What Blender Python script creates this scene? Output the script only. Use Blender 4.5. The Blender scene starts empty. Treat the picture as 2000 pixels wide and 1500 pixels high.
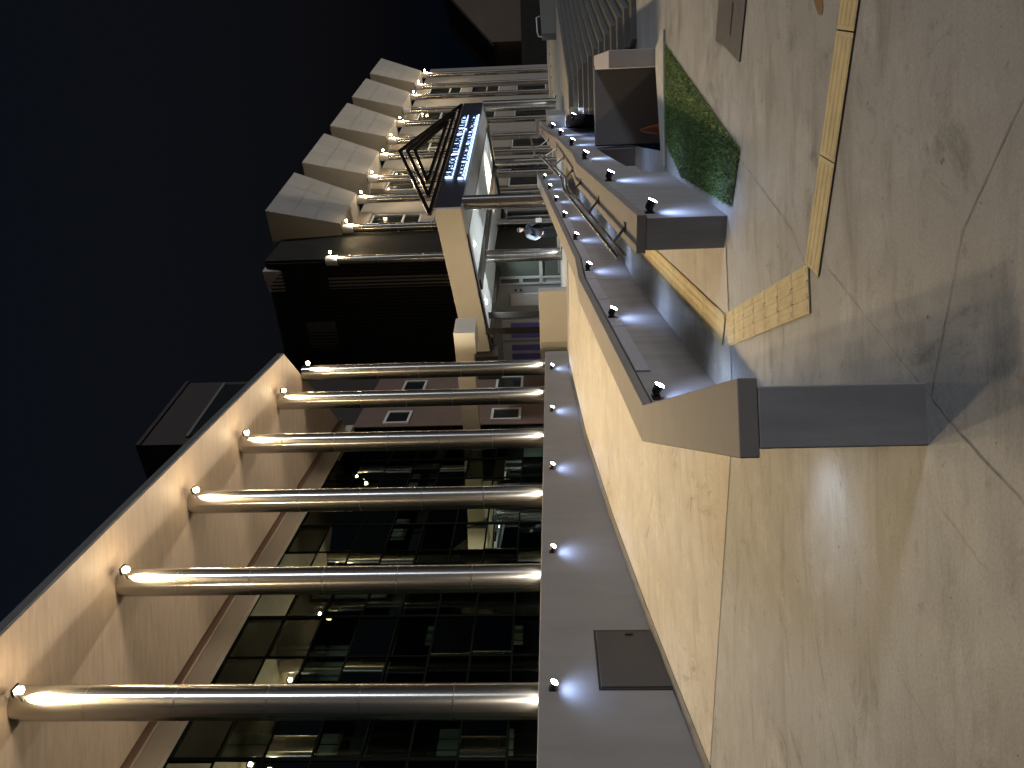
import bpy, bmesh, math, random
from mathutils import Vector, Matrix
random.seed(7)
S = bpy.context.scene
C = S.collection
R = math.radians

# ------------------------------------------------------------------ materials
MATS = {}
def mat(name, col, rough=0.6, metal=0.0, var=0.0, scale=3.0, stretch=(1, 1, 1), bump=0.0, bscale=40.0,
        emit=None, estr=0.0, spec=0.5, col2=None, detail=6.0):
    m = bpy.data.materials.new(name); m.use_nodes = True
    nt = m.node_tree; N = nt.nodes; L = nt.links
    b = N["Principled BSDF"]
    b.inputs["Base Color"].default_value = (*col, 1)
    b.inputs["Roughness"].default_value = rough
    b.inputs["Metallic"].default_value = metal
    b.inputs["Specular IOR Level"].default_value = spec
    if emit:
        b.inputs["Emission Color"].default_value = (*emit, 1)
        b.inputs["Emission Strength"].default_value = estr
    tc = N.new("ShaderNodeTexCoord")
    mp = N.new("ShaderNodeMapping"); mp.inputs["Scale"].default_value = stretch
    L.new(tc.outputs["Object"], mp.inputs["Vector"])
    if var > 0:
        nz = N.new("ShaderNodeTexNoise"); nz.inputs["Scale"].default_value = scale
        nz.inputs["Detail"].default_value = detail; nz.inputs["Roughness"].default_value = 0.65
        L.new(mp.outputs[0], nz.inputs["Vector"])
        rp = N.new("ShaderNodeValToRGB")
        c2 = col2 or tuple(c * (1 - var) for c in col)
        c1 = tuple(min(1, c * (1 + var * 0.6)) for c in col)
        rp.color_ramp.elements[0].position = 0.3; rp.color_ramp.elements[0].color = (*c2, 1)
        rp.color_ramp.elements[1].position = 0.7; rp.color_ramp.elements[1].color = (*c1, 1)
        L.new(nz.outputs["Fac"], rp.inputs["Fac"]); L.new(rp.outputs["Color"], b.inputs["Base Color"])
    if bump > 0:
        n2 = N.new("ShaderNodeTexNoise"); n2.inputs["Scale"].default_value = bscale
        n2.inputs["Detail"].default_value = 4
        L.new(mp.outputs[0], n2.inputs["Vector"])
        bp = N.new("ShaderNodeBump"); bp.inputs["Strength"].default_value = bump; bp.inputs["Distance"].default_value = 0.02
        L.new(n2.outputs["Fac"], bp.inputs["Height"]); L.new(bp.outputs["Normal"], b.inputs["Normal"])
    MATS[name] = m
    return m

def concrete(name, base, warm, dark, streak=(1, 1, 1)):
    """weathered brushed concrete: broad patches, stains, fine grain, pits"""
    m = bpy.data.materials.new(name); m.use_nodes = True
    nt = m.node_tree; N = nt.nodes; L = nt.links
    b = N["Principled BSDF"]; b.inputs["Specular IOR Level"].default_value = 0.35
    tc = N.new("ShaderNodeTexCoord")
    def noise(scale, detail, st=(1, 1, 1), rough=0.6, dist=0.0):
        mp = N.new("ShaderNodeMapping"); mp.inputs["Scale"].default_value = st
        mp.inputs["Rotation"].default_value = (0, 0, R(28))
        L.new(tc.outputs["Object"], mp.inputs["Vector"])
        n = N.new("ShaderNodeTexNoise"); n.inputs["Scale"].default_value = scale
        n.inputs["Detail"].default_value = detail; n.inputs["Roughness"].default_value = rough
        n.inputs["Distortion"].default_value = dist
        L.new(mp.outputs[0], n.inputs["Vector"]); return n.outputs["Fac"]
    def ramp(f, p0, p1):
        r = N.new("ShaderNodeMapRange"); r.inputs[1].default_value = p0; r.inputs[2].default_value = p1
        L.new(f, r.inputs[0]); return r.outputs[0]
    def mix(fac, a, c, mode="MIX"):
        x = N.new("ShaderNodeMix"); x.data_type = "RGBA"; x.blend_type = mode
        if isinstance(fac, float): x.inputs[0].default_value = fac
        else: L.new(fac, x.inputs[0])
        for i, v in ((6, a), (7, c)):
            if isinstance(v, tuple): x.inputs[i].default_value = (*v, 1)
            else: L.new(v, x.inputs[i])
        return x.outputs[2]
    c = mix(ramp(noise(0.9, 8), 0.38, 0.66), base, warm)
    pale = tuple(min(1, x * 1.22) for x in base)
    c = mix(ramp(noise(1.7, 10, (1, 1, 1), 0.72, 0.4), 0.52, 0.72), c, pale)
    c = mix(ramp(noise(5.5, 8, (1, 1, 1), 0.75), 0.58, 0.69), c, dark)
    vo = N.new("ShaderNodeTexVoronoi"); vo.inputs["Scale"].default_value = 9; L.new(tc.outputs["Object"], vo.inputs["Vector"])
    pt = N.new("ShaderNodeMapRange"); pt.inputs[1].default_value = 0.10; pt.inputs[2].default_value = 0.05; L.new(vo.outputs["Distance"], pt.inputs[0])
    gate = N.new("ShaderNodeMath"); gate.operation = "MULTIPLY"; L.new(pt.outputs[0], gate.inputs[0]); L.new(ramp(noise(2.5, 5), 0.52, 0.62), gate.inputs[1])
    c = mix(gate.outputs[0], c, tuple(x * 0.55 for x in dark))
    c = mix(ramp(noise(2.2, 9, streak, 0.7, 0.6), 0.50, 0.70), c, dark)
    f3 = ramp(noise(1.3, 10, (1, 1, 1), 0.75, 1.0), 0.57, 0.72)
    c = mix(f3, c, tuple(x * 0.5 for x in dark))
    g = noise(70, 3); gg = N.new("ShaderNodeMapRange"); gg.inputs[1].default_value = 0.3; gg.inputs[2].default_value = 0.7
    gg.inputs[3].default_value = 0.86; gg.inputs[4].default_value = 1.1; L.new(g, gg.inputs[0])
    c = mix(1.0, c, gg.outputs[0], "MULTIPLY")
    s = noise(9, 6, (0.25, 3.0, 1)); ss = N.new("ShaderNodeMapRange"); ss.inputs[1].default_value = 0.3; ss.inputs[2].default_value = 0.7
    ss.inputs[3].default_value = 0.95; ss.inputs[4].default_value = 1.04; L.new(s, ss.inputs[0])
    c = mix(1.0, c, ss.outputs[0], "MULTIPLY")
    L.new(c, b.inputs["Base Color"])
    rr = N.new("ShaderNodeMapRange"); rr.inputs[3].default_value = 0.32; rr.inputs[4].default_value = 0.75
    L.new(noise(3, 6), rr.inputs[0]); L.new(rr.outputs[0], b.inputs["Roughness"])
    bp = N.new("ShaderNodeBump"); bp.inputs["Strength"].default_value = 0.16; bp.inputs["Distance"].default_value = 0.01
    ad = N.new("ShaderNodeMath"); ad.operation = "ADD"
    L.new(noise(60, 4), ad.inputs[0]); L.new(noise(12, 6, streak), ad.inputs[1])
    L.new(ad.outputs[0], bp.inputs["Height"]); L.new(bp.outputs[0], b.inputs["Normal"])
    MATS[name] = m
    return m

CONC = concrete("concrete", (0.262, 0.262, 0.262), (0.225, 0.222, 0.218), (0.165, 0.160, 0.152), (0.5, 1.6, 1))
CONC_SMOOTH = concrete("trowelled_concrete", (0.335, 0.31, 0.268), (0.30, 0.275, 0.235), (0.25, 0.225, 0.19), (0.4, 2.4, 1))
WALLP = mat("grey_render", (0.165, 0.156, 0.152), 0.75, var=0.13, scale=1.2, stretch=(2, 2, 0.45), bump=0.08, bscale=90)
PARAP = mat("parapet_render", (0.21, 0.20, 0.205), 0.7, var=0.2, scale=2.4, stretch=(2.5, 2.5, 0.4), bump=0.06, bscale=90)
CAPM = mat("parapet_cap", (0.175, 0.158, 0.145), 0.7, var=0.10, scale=2.0, bump=0.06, bscale=80)
LITBAND = mat("lit_band_tint", (0.27, 0.26, 0.29), 0.7, var=0.08, scale=3)  # pale lilac colours in the street light that clears the right parapet
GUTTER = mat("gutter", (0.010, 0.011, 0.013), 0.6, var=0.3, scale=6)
JOINT = mat("joint", (0.14, 0.13, 0.115), 0.9, var=0.3, scale=12)
def steel(name):
    """polished tube with a faint brushed haze"""
    m = mat(name, (0.52, 0.505, 0.48), 0.10, 1.0, var=0.05, scale=3, stretch=(2, 2, 0.3))
    nt = m.node_tree; N = nt.nodes; L = nt.links
    tg = N.new("ShaderNodeTangent"); tg.direction_type = "RADIAL"; tg.axis = "Z"
    N["Principled BSDF"].inputs["Anisotropic"].default_value = 0.92; N["Principled BSDF"].inputs["Anisotropic Rotation"].default_value = 0.25
    N["Principled BSDF"].inputs["Roughness"].default_value = 0.17
    L.new(tg.outputs[0], N["Principled BSDF"].inputs["Tangent"])
    b1 = N["Principled BSDF"]; b2 = N.new("ShaderNodeBsdfPrincipled")
    b2.inputs["Base Color"].default_value = (0.55, 0.54, 0.52, 1); b2.inputs["Metallic"].default_value = 1; b2.inputs["Roughness"].default_value = 0.42
    mx = N.new("ShaderNodeMixShader"); mx.inputs[0].default_value = 0.10
    L.new(b1.outputs[0], mx.inputs[1]); L.new(b2.outputs[0], mx.inputs[2]); L.new(mx.outputs[0], N["Material Output"].inputs[0])
    return m
STEEL = steel("stainless_steel")
STEELJ = mat("steel_joint", (0.20, 0.19, 0.18), 0.35, 1.0)
SOFF = mat("travertine_soffit", (0.265, 0.205, 0.155), 0.6, var=0.20, scale=2.6, stretch=(1, 1, 1), bump=0.0)
FASC = mat("roof_edge", (0.07, 0.07, 0.068), 0.5, var=0.15, scale=3)
BROWN = mat("brown_trim", (0.07, 0.038, 0.025), 0.45, var=0.2, scale=4)
BEIGE = mat("beige_panel", (0.26, 0.225, 0.185), 0.55, var=0.06, scale=1.2)
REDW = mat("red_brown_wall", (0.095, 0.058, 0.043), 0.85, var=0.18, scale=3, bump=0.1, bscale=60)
MULL = mat("dark_mullion", (0.004, 0.005, 0.0045), 1.0, 0.0, spec=0.0)
BLIND = mat("grey_green_blind", (0.21, 0.25, 0.215), 0.9, var=0.12, scale=2, stretch=(1, 1, 0.2))
INNER = mat("dark_interior", (0.02, 0.022, 0.02), 0.9)
GREYW = mat("entrance_wall", (0.165, 0.15, 0.13), 0.7, var=0.07, scale=1.0)
HOODM = mat("hood_panel", (0.24, 0.225, 0.205), 0.65, var=0.10, scale=0.9)
WFRAME = mat("aluminium_frame", (0.50, 0.50, 0.49), 0.4, 0.2)
BLACKW = mat("black_louvre", (0.012, 0.011, 0.009), 0.6, var=0.4, scale=2, spec=0.2)
CANM = mat("canopy_beige", (0.36, 0.345, 0.32), 0.55, var=0.05, scale=1.3)
SIGNM = mat("dark_fascia", (0.052, 0.050, 0.062), 0.3, 0.45, var=0.1, scale=2)
CEIL = mat("white_ceiling", (0.62, 0.66, 0.66), 0.8, var=0.03, scale=2)
DARKB = mat("dark_bronze", (0.035, 0.030, 0.026), 0.4, 0.3)
BRONZE = mat("polished_bronze_tube", (0.10, 0.075, 0.06), 0.16, 0.9)
CANU = mat("canopy_underside", (0.20, 0.20, 0.20), 0.5, var=0.05, scale=2)
BLACK = mat("black_metal", (0.008, 0.008, 0.010), 0.35, 0.2)
HATCH = mat("painted_steel_door", (0.035, 0.033, 0.033), 0.5, var=0.1, scale=3)
TACT = mat("yellow_tactile", (0.40, 0.33, 0.185), 0.75, var=0.25, scale=5, bump=0.1, bscale=60, col2=(0.33, 0.265, 0.15))
COVER = mat("cast_iron", (0.12, 0.115, 0.115), 0.55, 0.4, var=0.15, scale=14)
STAIN = mat("rust_stain", (0.16, 0.095, 0.045), 0.8, var=0.3, scale=6)
STEPM = mat("step_stone", (0.062, 0.059, 0.055), 0.7, var=0.22, scale=2.5, bump=0.15, bscale=40)
PLATM = mat("platform_paving", (0.24, 0.22, 0.19), 0.6, var=0.15, scale=2)
GRASSM = mat("grass_blade", (0.085, 0.15, 0.028), 0.6, var=0.45, scale=9, col2=(0.03, 0.065, 0.012))
SOIL = mat("soil", (0.03, 0.028, 0.018), 0.95, var=0.3, scale=8)
CONE = mat("orange_plastic", (0.33, 0.09, 0.035), 0.5)
PURPLE = mat("purple_poster", (0.15, 0.14, 0.48), 0.5)
WHITEP = mat("white_poster", (0.55, 0.53, 0.52), 0.5, var=0.06, scale=3)
JACKET = mat("dark_jacket", (0.018, 0.026, 0.042), 0.8, var=0.3, scale=12)
SLEEVE = mat("light_grey_sleeve", (0.26, 0.30, 0.35), 0.8, var=0.1, scale=10)
TROUSER = mat("dark_trousers", (0.012, 0.016, 0.024), 0.85)
SKIN = mat("skin", (0.46, 0.29, 0.21), 0.55)
HAIR = mat("black_hair", (0.010, 0.008, 0.008), 0.5)
HOUSEW = mat("house_wall", (0.10, 0.072, 0.055), 0.9, var=0.12, scale=1)
LENSC = mat("cool_lens", (0.8, 0.9, 1), 0.3, emit=(0.75, 0.88, 1.0), estr=110)
LENSW = mat("warm_lens", (1, 0.9, 0.7), 0.3, emit=(1.0, 0.78, 0.45), estr=240)
LENSN = mat("white_lens", (1, 0.95, 0.85), 0.3, emit=(1.0, 0.93, 0.8), estr=40)
LENSD = mat("dim_lens", (1, 0.95, 0.85), 0.3, emit=(1.0, 0.85, 0.6), estr=0.6)
HALO = mat("halo_light", (0.6, 0.75, 1), 0.5, emit=(0.42, 0.60, 1.0), estr=2.6)
LETTER = mat("letter_face", (0.03, 0.04, 0.07), 0.3, 0.6)

# soffit: streaks run across the overhang, wall-frame aligned coordinates baked through the mapping rotation
nt = SOFF.node_tree
for nd in nt.nodes:
    if nd.type == "MAPPING":
        nd.inputs["Rotation"].default_value = (0, 0, R(20.4)); nd.inputs["Scale"].default_value = (0.55, 4.0, 1)

def glass_mat(name, tint, rough=0.02, refl=0.0):
    m = bpy.data.materials.new(name); m.use_nodes = True
    nt = m.node_tree; N = nt.nodes; L = nt.links
    N.remove(N["Principled BSDF"]); out = N["Material Output"]
    t = N.new("ShaderNodeBsdfTransparent"); t.inputs[0].default_value = (*tint, 1)
    g = N.new("ShaderNodeBsdfGlossy"); g.inputs["Roughness"].default_value = rough; g.inputs[0].default_value = (0.30, 0.36, 0.31, 1)
    fr = N.new("ShaderNodeFresnel"); fr.inputs[0].default_value = 1.5
    mth = N.new("ShaderNodeMath"); mth.operation = "ADD"; mth.inputs[1].default_value = refl
    mx = N.new("ShaderNodeMixShader")
    L.new(fr.outputs[0], mth.inputs[0]); L.new(mth.outputs[0], mx.inputs[0])
    L.new(t.outputs[0], mx.inputs[1]); L.new(g.outputs[0], mx.inputs[2]); L.new(mx.outputs[0], out.inputs[0])
    return m
GLASS = glass_mat("tinted_glass", (0.38, 0.44, 0.38), 0.012, 0.06)
GLASS2 = glass_mat("window_glass", (0.35, 0.4, 0.36), 0.03, 0.06)

# ------------------------------------------------------------------ mesh builder
class MB:
    def __init__(s): s.v = []; s.f = []
    def quad(s, *p):
        i = len(s.v); s.v += [tuple(q) for q in p]; s.f.append(tuple(range(i, i + len(p)))); return s
    def hexa(s, a, b):
        """a, b: two 4-rings (lists of points)"""
        i = len(s.v); s.v += [tuple(q) for q in a] + [tuple(q) for q in b]; k = len(a)
        s.f.append(tuple(i + j for j in range(k - 1, -1, -1))); s.f.append(tuple(i + k + j for j in range(k)))
        for j in range(k):
            s.f.append((i + j, i + (j + 1) % k, i + k + (j + 1) % k, i + k + j))
        return s
    def box(s, F, x, y, z):
        """F: frame function (x,y,z)->Vector"""
        a = [F(x[0], y[0], z[0]), F(x[1], y[0], z[0]), F(x[1], y[1], z[0]), F(x[0], y[1], z[0])]
        b = [F(x[0], y[0], z[1]), F(x[1], y[0], z[1]), F(x[1], y[1], z[1]), F(x[0], y[1], z[1])]
        return s.hexa(a, b)
    def prism(s, pts, z0, z1):
        return s.hexa([(p[0], p[1], z0) for p in pts], [(p[0], p[1], z1) for p in pts])
    def tube(s, pts, r, n=10, caps=True):
        pts = [Vector(p) for p in pts]; rings = []
        rr = r if isinstance(r, (list, tuple)) else [r] * len(pts)
        for k, p in enumerate(pts):
            d = ((pts[k + 1] if k + 1 < len(pts) else p) - (pts[k - 1] if k else p)).normalized()
            a = d.orthogonal().normalized() if k == 0 else (a0 - d * a0.dot(d)).normalized()
            a0 = a; b = d.cross(a); i = len(s.v)
            for j in range(n):
                th = 2 * math.pi * j / n
                s.v.append(tuple(p + (a * math.cos(th) + b * math.sin(th)) * rr[k]))
            rings.append(i)
        for k in range(len(rings) - 1):
            for j in range(n):
                s.f.append((rings[k] + j, rings[k] + (j + 1) % n, rings[k + 1] + (j + 1) % n, rings[k + 1] + j))
        if caps:
            s.f.append(tuple(rings[0] + j for j in range(n - 1, -1, -1))); s.f.append(tuple(rings[-1] + j for j in range(n)))
        return s
    def build(s, name, m, parent=None, smooth=False, bevel=0.0):
        me = bpy.data.meshes.new(name); me.from_pydata(s.v, [], s.f); me.update()
        bm = bmesh.new(); bm.from_mesh(me); bmesh.ops.recalc_face_normals(bm, faces=bm.faces); bm.to_mesh(me); bm.free()
        if smooth:
            for p in me.polygons: p.use_smooth = True
        me.materials.append(m)
        o = bpy.data.objects.new(name, me); C.objects.link(o)
        if parent is not None:
            o.parent = parent; o.matrix_parent_inverse = Matrix.Translation(-Vector(parent.location))
        if bevel:
            bv = o.modifiers.new("bevel", "BEVEL"); bv.width = bevel; bv.segments = 2; bv.limit_method = "ANGLE"
        if smooth:
            es = o.modifiers.new("split", "EDGE_SPLIT"); es.split_angle = R(40)
        return o

def tag(o, label=None, cat=None, group=None, kind=None):
    if label: o["label"] = label
    if cat: o["category"] = cat
    if group: o["group"] = group
    if kind: o["kind"] = kind
    return o
def thing(name, loc, label, cat, group=None):
    o = bpy.data.objects.new(name, None); o.empty_display_size = 0.2; o.location = loc; C.objects.link(o)
    return tag(o, label, cat, group)
def lamp(kind, name, loc, power, col, parent=None, aim=None, size=0.03, spot=None, blend=0.5):
    d = bpy.data.lights.new(name, kind); d.energy = power; d.color = col
    if kind in ("POINT", "SPOT"): d.shadow_soft_size = size
    if kind == "SPOT": d.spot_size = R(spot); d.spot_blend = blend
    o = bpy.data.objects.new(name, d); C.objects.link(o)
    o.location = loc
    if aim is not None: o.rotation_euler = Vector(aim).to_track_quat("-Z", "Y").to_euler()
    if parent is not None:
        o.parent = parent; o.matrix_parent_inverse = Matrix.Translation(-Vector(parent.location))
    return o

# ------------------------------------------------------------------ frames
def frame(ox, oy, deg):
    a = R(deg); t = Vector((math.sin(a), math.cos(a), 0)); n = Vector((math.cos(a), -math.sin(a), 0)); o = Vector((ox, oy, 0))
    def F(s, k, z): return o + t * s + n * k + Vector((0, 0, z))
    F.t = t; F.n = n
    return F
W = frame(-3.99, 7.98, 20.4)          # left wing: along the retaining wall, outward
E = frame(6.99, 32.0, 34.5)           # entrance facade: along it, outward
D0 = frame(4.95, 29.03, -60)          # side wall of the entrance building, outward towards the driveway
def D(s, k, z): return D0(s, -k, z)
PA = frame(-0.24, 6.52, 21)           # left ramp parapet (its right face)
PB = frame(1.13, 6.72, 21.6)          # right ramp parapet (its left face)
W_ANG, E_ANG = -20.4, -34.5
def interp(prof, x):
    if x <= prof[0][0]: return prof[0][1]
    for (a, za), (b, zb) in zip(prof, prof[1:]):
        if x <= b: return za + (zb - za) * (x - a) / (b - a)
    return prof[-1][1]
RAMP_L = [(0, 0), (1.2, 0.15), (2.5, 0.30), (4.9, 0.54), (8.3, 0.81), (12.7, 1.0)]
RAMP_A = [(0, 0), (4.7, 0.33), (6.1, 0.33), (19.0, 1.0)]

# ------------------------------------------------------------------ ground, ramps, platform
pit = [(2.93, 9.93), (4.20, 9.75), (5.30, 13.1), (4.05, 13.3)]
g = MB(); big = [(-120, -60), (160, -60), (160, 220), (-120, 220)]
for i in range(4):
    j = (i + 1) % 4
    g.quad((*big[i], 0), (*big[j], 0), (*pit[j], 0), (*pit[i], 0))
ground = tag(g.build("ground", CONC), kind="structure")

def crack(pts, w, jit, z=0.004, parent=ground, name="joint", zf=None):
    m = MB(); P = []
    for (a, b) in zip(pts, pts[1:]):
        a = Vector(a).to_2d() if len(a) > 2 else Vector(a); b = Vector(b)
        n = max(2, int((b - a).length / 0.05))
        for k in range(n): P.append(a.lerp(b, k / n))
    P.append(Vector(pts[-1]))
    off = 0.0; prev = None
    for k, p in enumerate(P):
        d = (P[min(k + 1, len(P) - 1)] - P[max(k - 1, 0)]).normalized(); nn = Vector((-d.y, d.x))
        off = off * 0.8 + random.uniform(-jit, jit)
        c = p + nn * off; ww = w * random.uniform(0.4, 1.2) / 7
        zz = z + (zf(c) if zf else 0)
        a = (c.x + nn.x * ww, c.y + nn.y * ww, zz); b = (c.x - nn.x * ww, c.y - nn.y * ww, zz)
        if prev: m.quad(prev[0], a, b, prev[1])
        prev = (a, b)
    return m.build(name, JOINT, parent)
crack([(3.5, 3.9), (2.65, 5.47), (1.73, 6.12), (1.42, 6.36)], 0.012, 0.002)
crack([(1.73, 6.12), (0.94, 4.93), (0.62, 4.62)], 0.016, 0.004)
crack([(0.59, 4.29), (0.26, 3.77), (-0.09, 3.19)], 0.011, 0.003)
crack([(1.6, 2.0), (0.88, 2.55), (0.53, 2.93), (-0.09, 3.19)], 0.014, 0.003)
crack([(-0.10, 3.18), (-0.23, 2.97), (-0.42, 2.6), (-0.9, 1.9)], 0.018, 0.004)
crack([(-0.40, 5.12), (-0.48, 5.09), (-1.69, 4.57), (-2.16, 4.31), (-3.6, 3.7)], 0.012, 0.003)
crack([(-0.85, 4.15), (-1.15, 3.75), (-1.35, 3.5), (-1.62, 3.02), (-1.85, 2.75)], 0.008, 0.014, name="crack")
crack([(-0.45, 3.25), (-0.62, 2.98), (-0.7, 2.8)], 0.009, 0.012, name="crack")
crack([(1.3, 3.0), (1.05, 3.2), (0.85, 3.35), (0.7, 3.3)], 0.006, 0.012, name="crack")
crack([(-0.55, 7.06), (-0.74, 7.05), (-2.67, 7.25), (-4.0, 7.9)], 0.010, 0.001, z=0.012)

# vehicle ramp beside the left wing
r = MB()
ks = [-0.05, 1.2, 2.5, 4.9, 8.3, 12.7]
for a, b in zip(ks, ks[1:]):
    za, zb = interp(RAMP_L, a) + 0.005, interp(RAMP_L, b) + 0.005
    r.quad(W(a, 0, za), W(a, 3.62, za), W(b, 3.72, zb), W(b, 0, zb))
rampL = tag(r.build("driveway_ramp", CONC_SMOOTH), kind="structure")
def zL(c):
    q = Vector((c.x, c.y, 0)) - W(0, 0, 0); return interp(RAMP_L, q.dot(W.t)) + 0.005
for tt in (3.9, 8.2):
    p0, p1 = W(tt, 0.15, 0), W(tt, 3.6, 0)
    crack([(p0.x, p0.y), (p1.x, p1.y)], 0.012, 0.001, parent=rampL, zf=zL)

# pedestrian ramp between the two parapets
r = MB(); ks = [0, 4.7, 6.1, 19.0]
for a, b in zip(ks, ks[1:]):
    za, zb = interp(RAMP_A, a) + 0.006, interp(RAMP_A, b) + 0.006
    r.quad(PA(a, -0.1, za), PB(a, 0.1, za), PB(b, 0.1, zb), PA(b, -0.1, zb))
tag(r.build("pedestrian_ramp", CONC_SMOOTH), kind="structure")

# steps: treads wrap round a corner
STEPX, STEPY, TREAD, NST = 6.15, 12.45, 0.30, 12
dE = E.t
pl_top = [(STEPX, STEPY + TREAD * NST)]
st = thing("entrance_steps", (5.5, 12.5, 0), "wide flight of shallow dark stone steps turning a corner up to the entrance", "steps")
for i in range(NST):
    y = STEPY + TREAD * i; z0 = i / NST; z1 = (i + 1) / NST
    far = Vector((STEPX, y, 0)) + dE * 42; far2 = Vector((STEPX, y + TREAD + 0.06, 0)) + dE * 42
    x0 = 4.35 + (y - 12.45) * 0.39 if y > 13.3 else 5.50
    s = MB()
    A_ = [(x0, y), (STEPX, y), (far.x, far.y), (far2.x, far2.y), (STEPX, y + TREAD + 0.06), (x0, y + TREAD + 0.06)]
    s.v = [(*p, max(0, z0 - 0.04)) for p in A_] + [(*p, z1) for p in A_]
    s.f = [(6, 7, 10, 11), (7, 8, 9, 10), (0, 1, 7, 6), (1, 2, 8, 7), (2, 3, 9, 8), (5, 0, 6, 11), (0, 1, 4, 5), (1, 2, 3, 4), (3, 4, 10, 9), (4, 5, 11, 10)]
    s.build("step", STEPM, st, bevel=0.004)
ytop = STEPY + TREAD * NST + 0.05
farp = Vector((STEPX, ytop, 0)) + dE * 42
x0 = 4.35 + (ytop - 12.45) * 0.39
pf = MB()
plat = [W(12.7, 0, 0), PA(14.0, 0, 0), PB(13.2, 0.28, 0), Vector((x0, ytop, 0)), Vector((STEPX, ytop, 0)), farp, farp + Vector((-12, 12, 0)), Vector((4, 50, 0)), W(27, -9, 0), W(12.7, -9, 0)]
pf.prism([(p.x, p.y) for p in plat], 0.6, 1.0)
tag(pf.build("platform", PLATM), kind="structure")

# ------------------------------------------------------------------ retaining wall with terrace
rw = thing("retaining_wall", W(4, 0, 0), "long plain grey rendered retaining wall below the tall steel columns", "wall")
ztop = lambda t: 1.77 - 0.0105 * t
w = MB(); T0, T1 = -5.0, 13.95
w.hexa([W(T0, -0.16, -0.1), W(T1, -0.16, -0.1), W(T1, 0, -0.1), W(T0, 0, -0.1)], [W(T0, -0.16, ztop(T0)), W(T1, -0.16, ztop(T1)), W(T1, 0, ztop(T1)), W(T0, 0, ztop(T0))])
w.build("wall_face", WALLP, rw, bevel=0.008)
w = MB(); gk = [T0, -0.05, 1.2, 2.5, 4.9, 8.3, 12.7]
for a, b in zip(gk, gk[1:]):
    za, zb = interp(RAMP_L, a), interp(RAMP_L, b)
    w.hexa([W(a, 0.002, za - 0.02), W(b, 0.002, zb - 0.02), W(b, 0.085, zb - 0.02), W(a, 0.085, za - 0.02)],
           [W(a, 0.002, za + 0.06), W(b, 0.002, zb + 0.06), W(b, 0.085, zb + 0.012), W(a, 0.085, za + 0.012)])
w.build("gutter", GUTTER, rw)
hz = MB(); hz.box(lambda x, y, z: W(1.14 + x, 0.003 + y, z), (0, 0.99), (0, 0.02), (0.17, 1.02))
hd = hz.build("access_door", HATCH, rw, bevel=0.004)
hz = MB(); hz.box(lambda x, y, z: W(1.10 + x, 0.0015 + y, z), (0, 1.07), (0, 0.012), (0.15, 1.05)); hz.build("door_frame", BLACK, hd)
hz = MB(); hz.box(lambda x, y, z: W(2.05 + x, 0.024 + y, z), (0, 0.03), (0, 0.02), (0.55, 0.65)); hz.build("handle", BLACK, hd)
tr = MB(); tr.prism([(p.x, p.y) for p in (W(T0, -0.162, 0), W(T1, -0.162, 0), W(T1, -3.6, 0), W(T0, -3.6, 0))], 1.0, 1.57)
tag(tr.build("terrace", PLATM), kind="structure")

# ------------------------------------------------------------------ left wing
wing = thing("office_wing", W(5, -3, 0), "tall dark glass wing with a stone soffit roof carried on six steel columns", "building")
ZS = 8.35
sf = MB(); roof = [W(-6, 0.58, 0), W(12.5, 0.58, 0), W(16.85, -3.3, 0), W(16.85, -9, 0), W(-6, -9, 0)]
sf.prism([(p.x, p.y) for p in roof], ZS, ZS + 0.02); sf.build("soffit", SOFF, wing)
sf = MB(); roof2 = [W(-6, 0.60, 0), W(12.52, 0.60, 0), W(16.9, -3.3, 0), W(16.9, -9, 0), W(-6, -9, 0)]
sf.prism([(p.x, p.y) for p in roof2], ZS + 0.022, ZS + 0.17); sf.build("roof", FASC, wing, bevel=0.01)
# panel joints in the soffit, trim strip and head beam above the glazing
m = MB(); m.box(W, (-6, 16.7), (-3.12, -2.98), (ZS - 0.05, ZS - 0.002)); m.build("trim_strip", BROWN, wing)
m = MB(); m.box(W, (-6, 16.7), (-3.42, -3.25), (ZS - 0.42, ZS - 0.003)); m.build("head_beam", BEIGE, wing)
# curtain wall
GN = -3.4; GT0, GT1 = -4.0, 16.75; NV = 17; ZG0, ZG1 = 1.58, ZS - 0.42
dv = (GT1 - GT0) / NV; NHH = 8; dh = (ZG1 - ZG0) / NHH
m = MB()
for i in range(NV):
    for j in range(NHH):
        a, b = GT0 + i * dv + 0.02, GT0 + (i + 1) * dv - 0.02; z0, z1 = ZG0 + j * dh + 0.015, ZG0 + (j + 1) * dh - 0.015
        e = [random.gauss(0, 0.0035) for _ in range(4)]
        m.quad(W(a, GN + e[0], z0), W(b, GN + e[1], z0), W(b, GN + e[1] + e[2], z1), W(a, GN + e[0] + e[2], z1))
m.build("curtain_wall", GLASS, wing)
m = MB()
for i in range(NV + 1):
    a = GT0 + i * dv; wd = 0.035 if i % 3 == 0 else 0.016
    m.box(W, (a - wd, a + wd), (GN - 0.10, GN + 0.022), (ZG0, ZG1))
for j in range(NHH + 1):
    z = ZG0 + j * dh; m.box(W, (GT0, GT1), (GN - 0.09, GN + 0.015), (z - 0.02, z + 0.02))
m.build("mullion_grid", MULL, wing)
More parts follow.
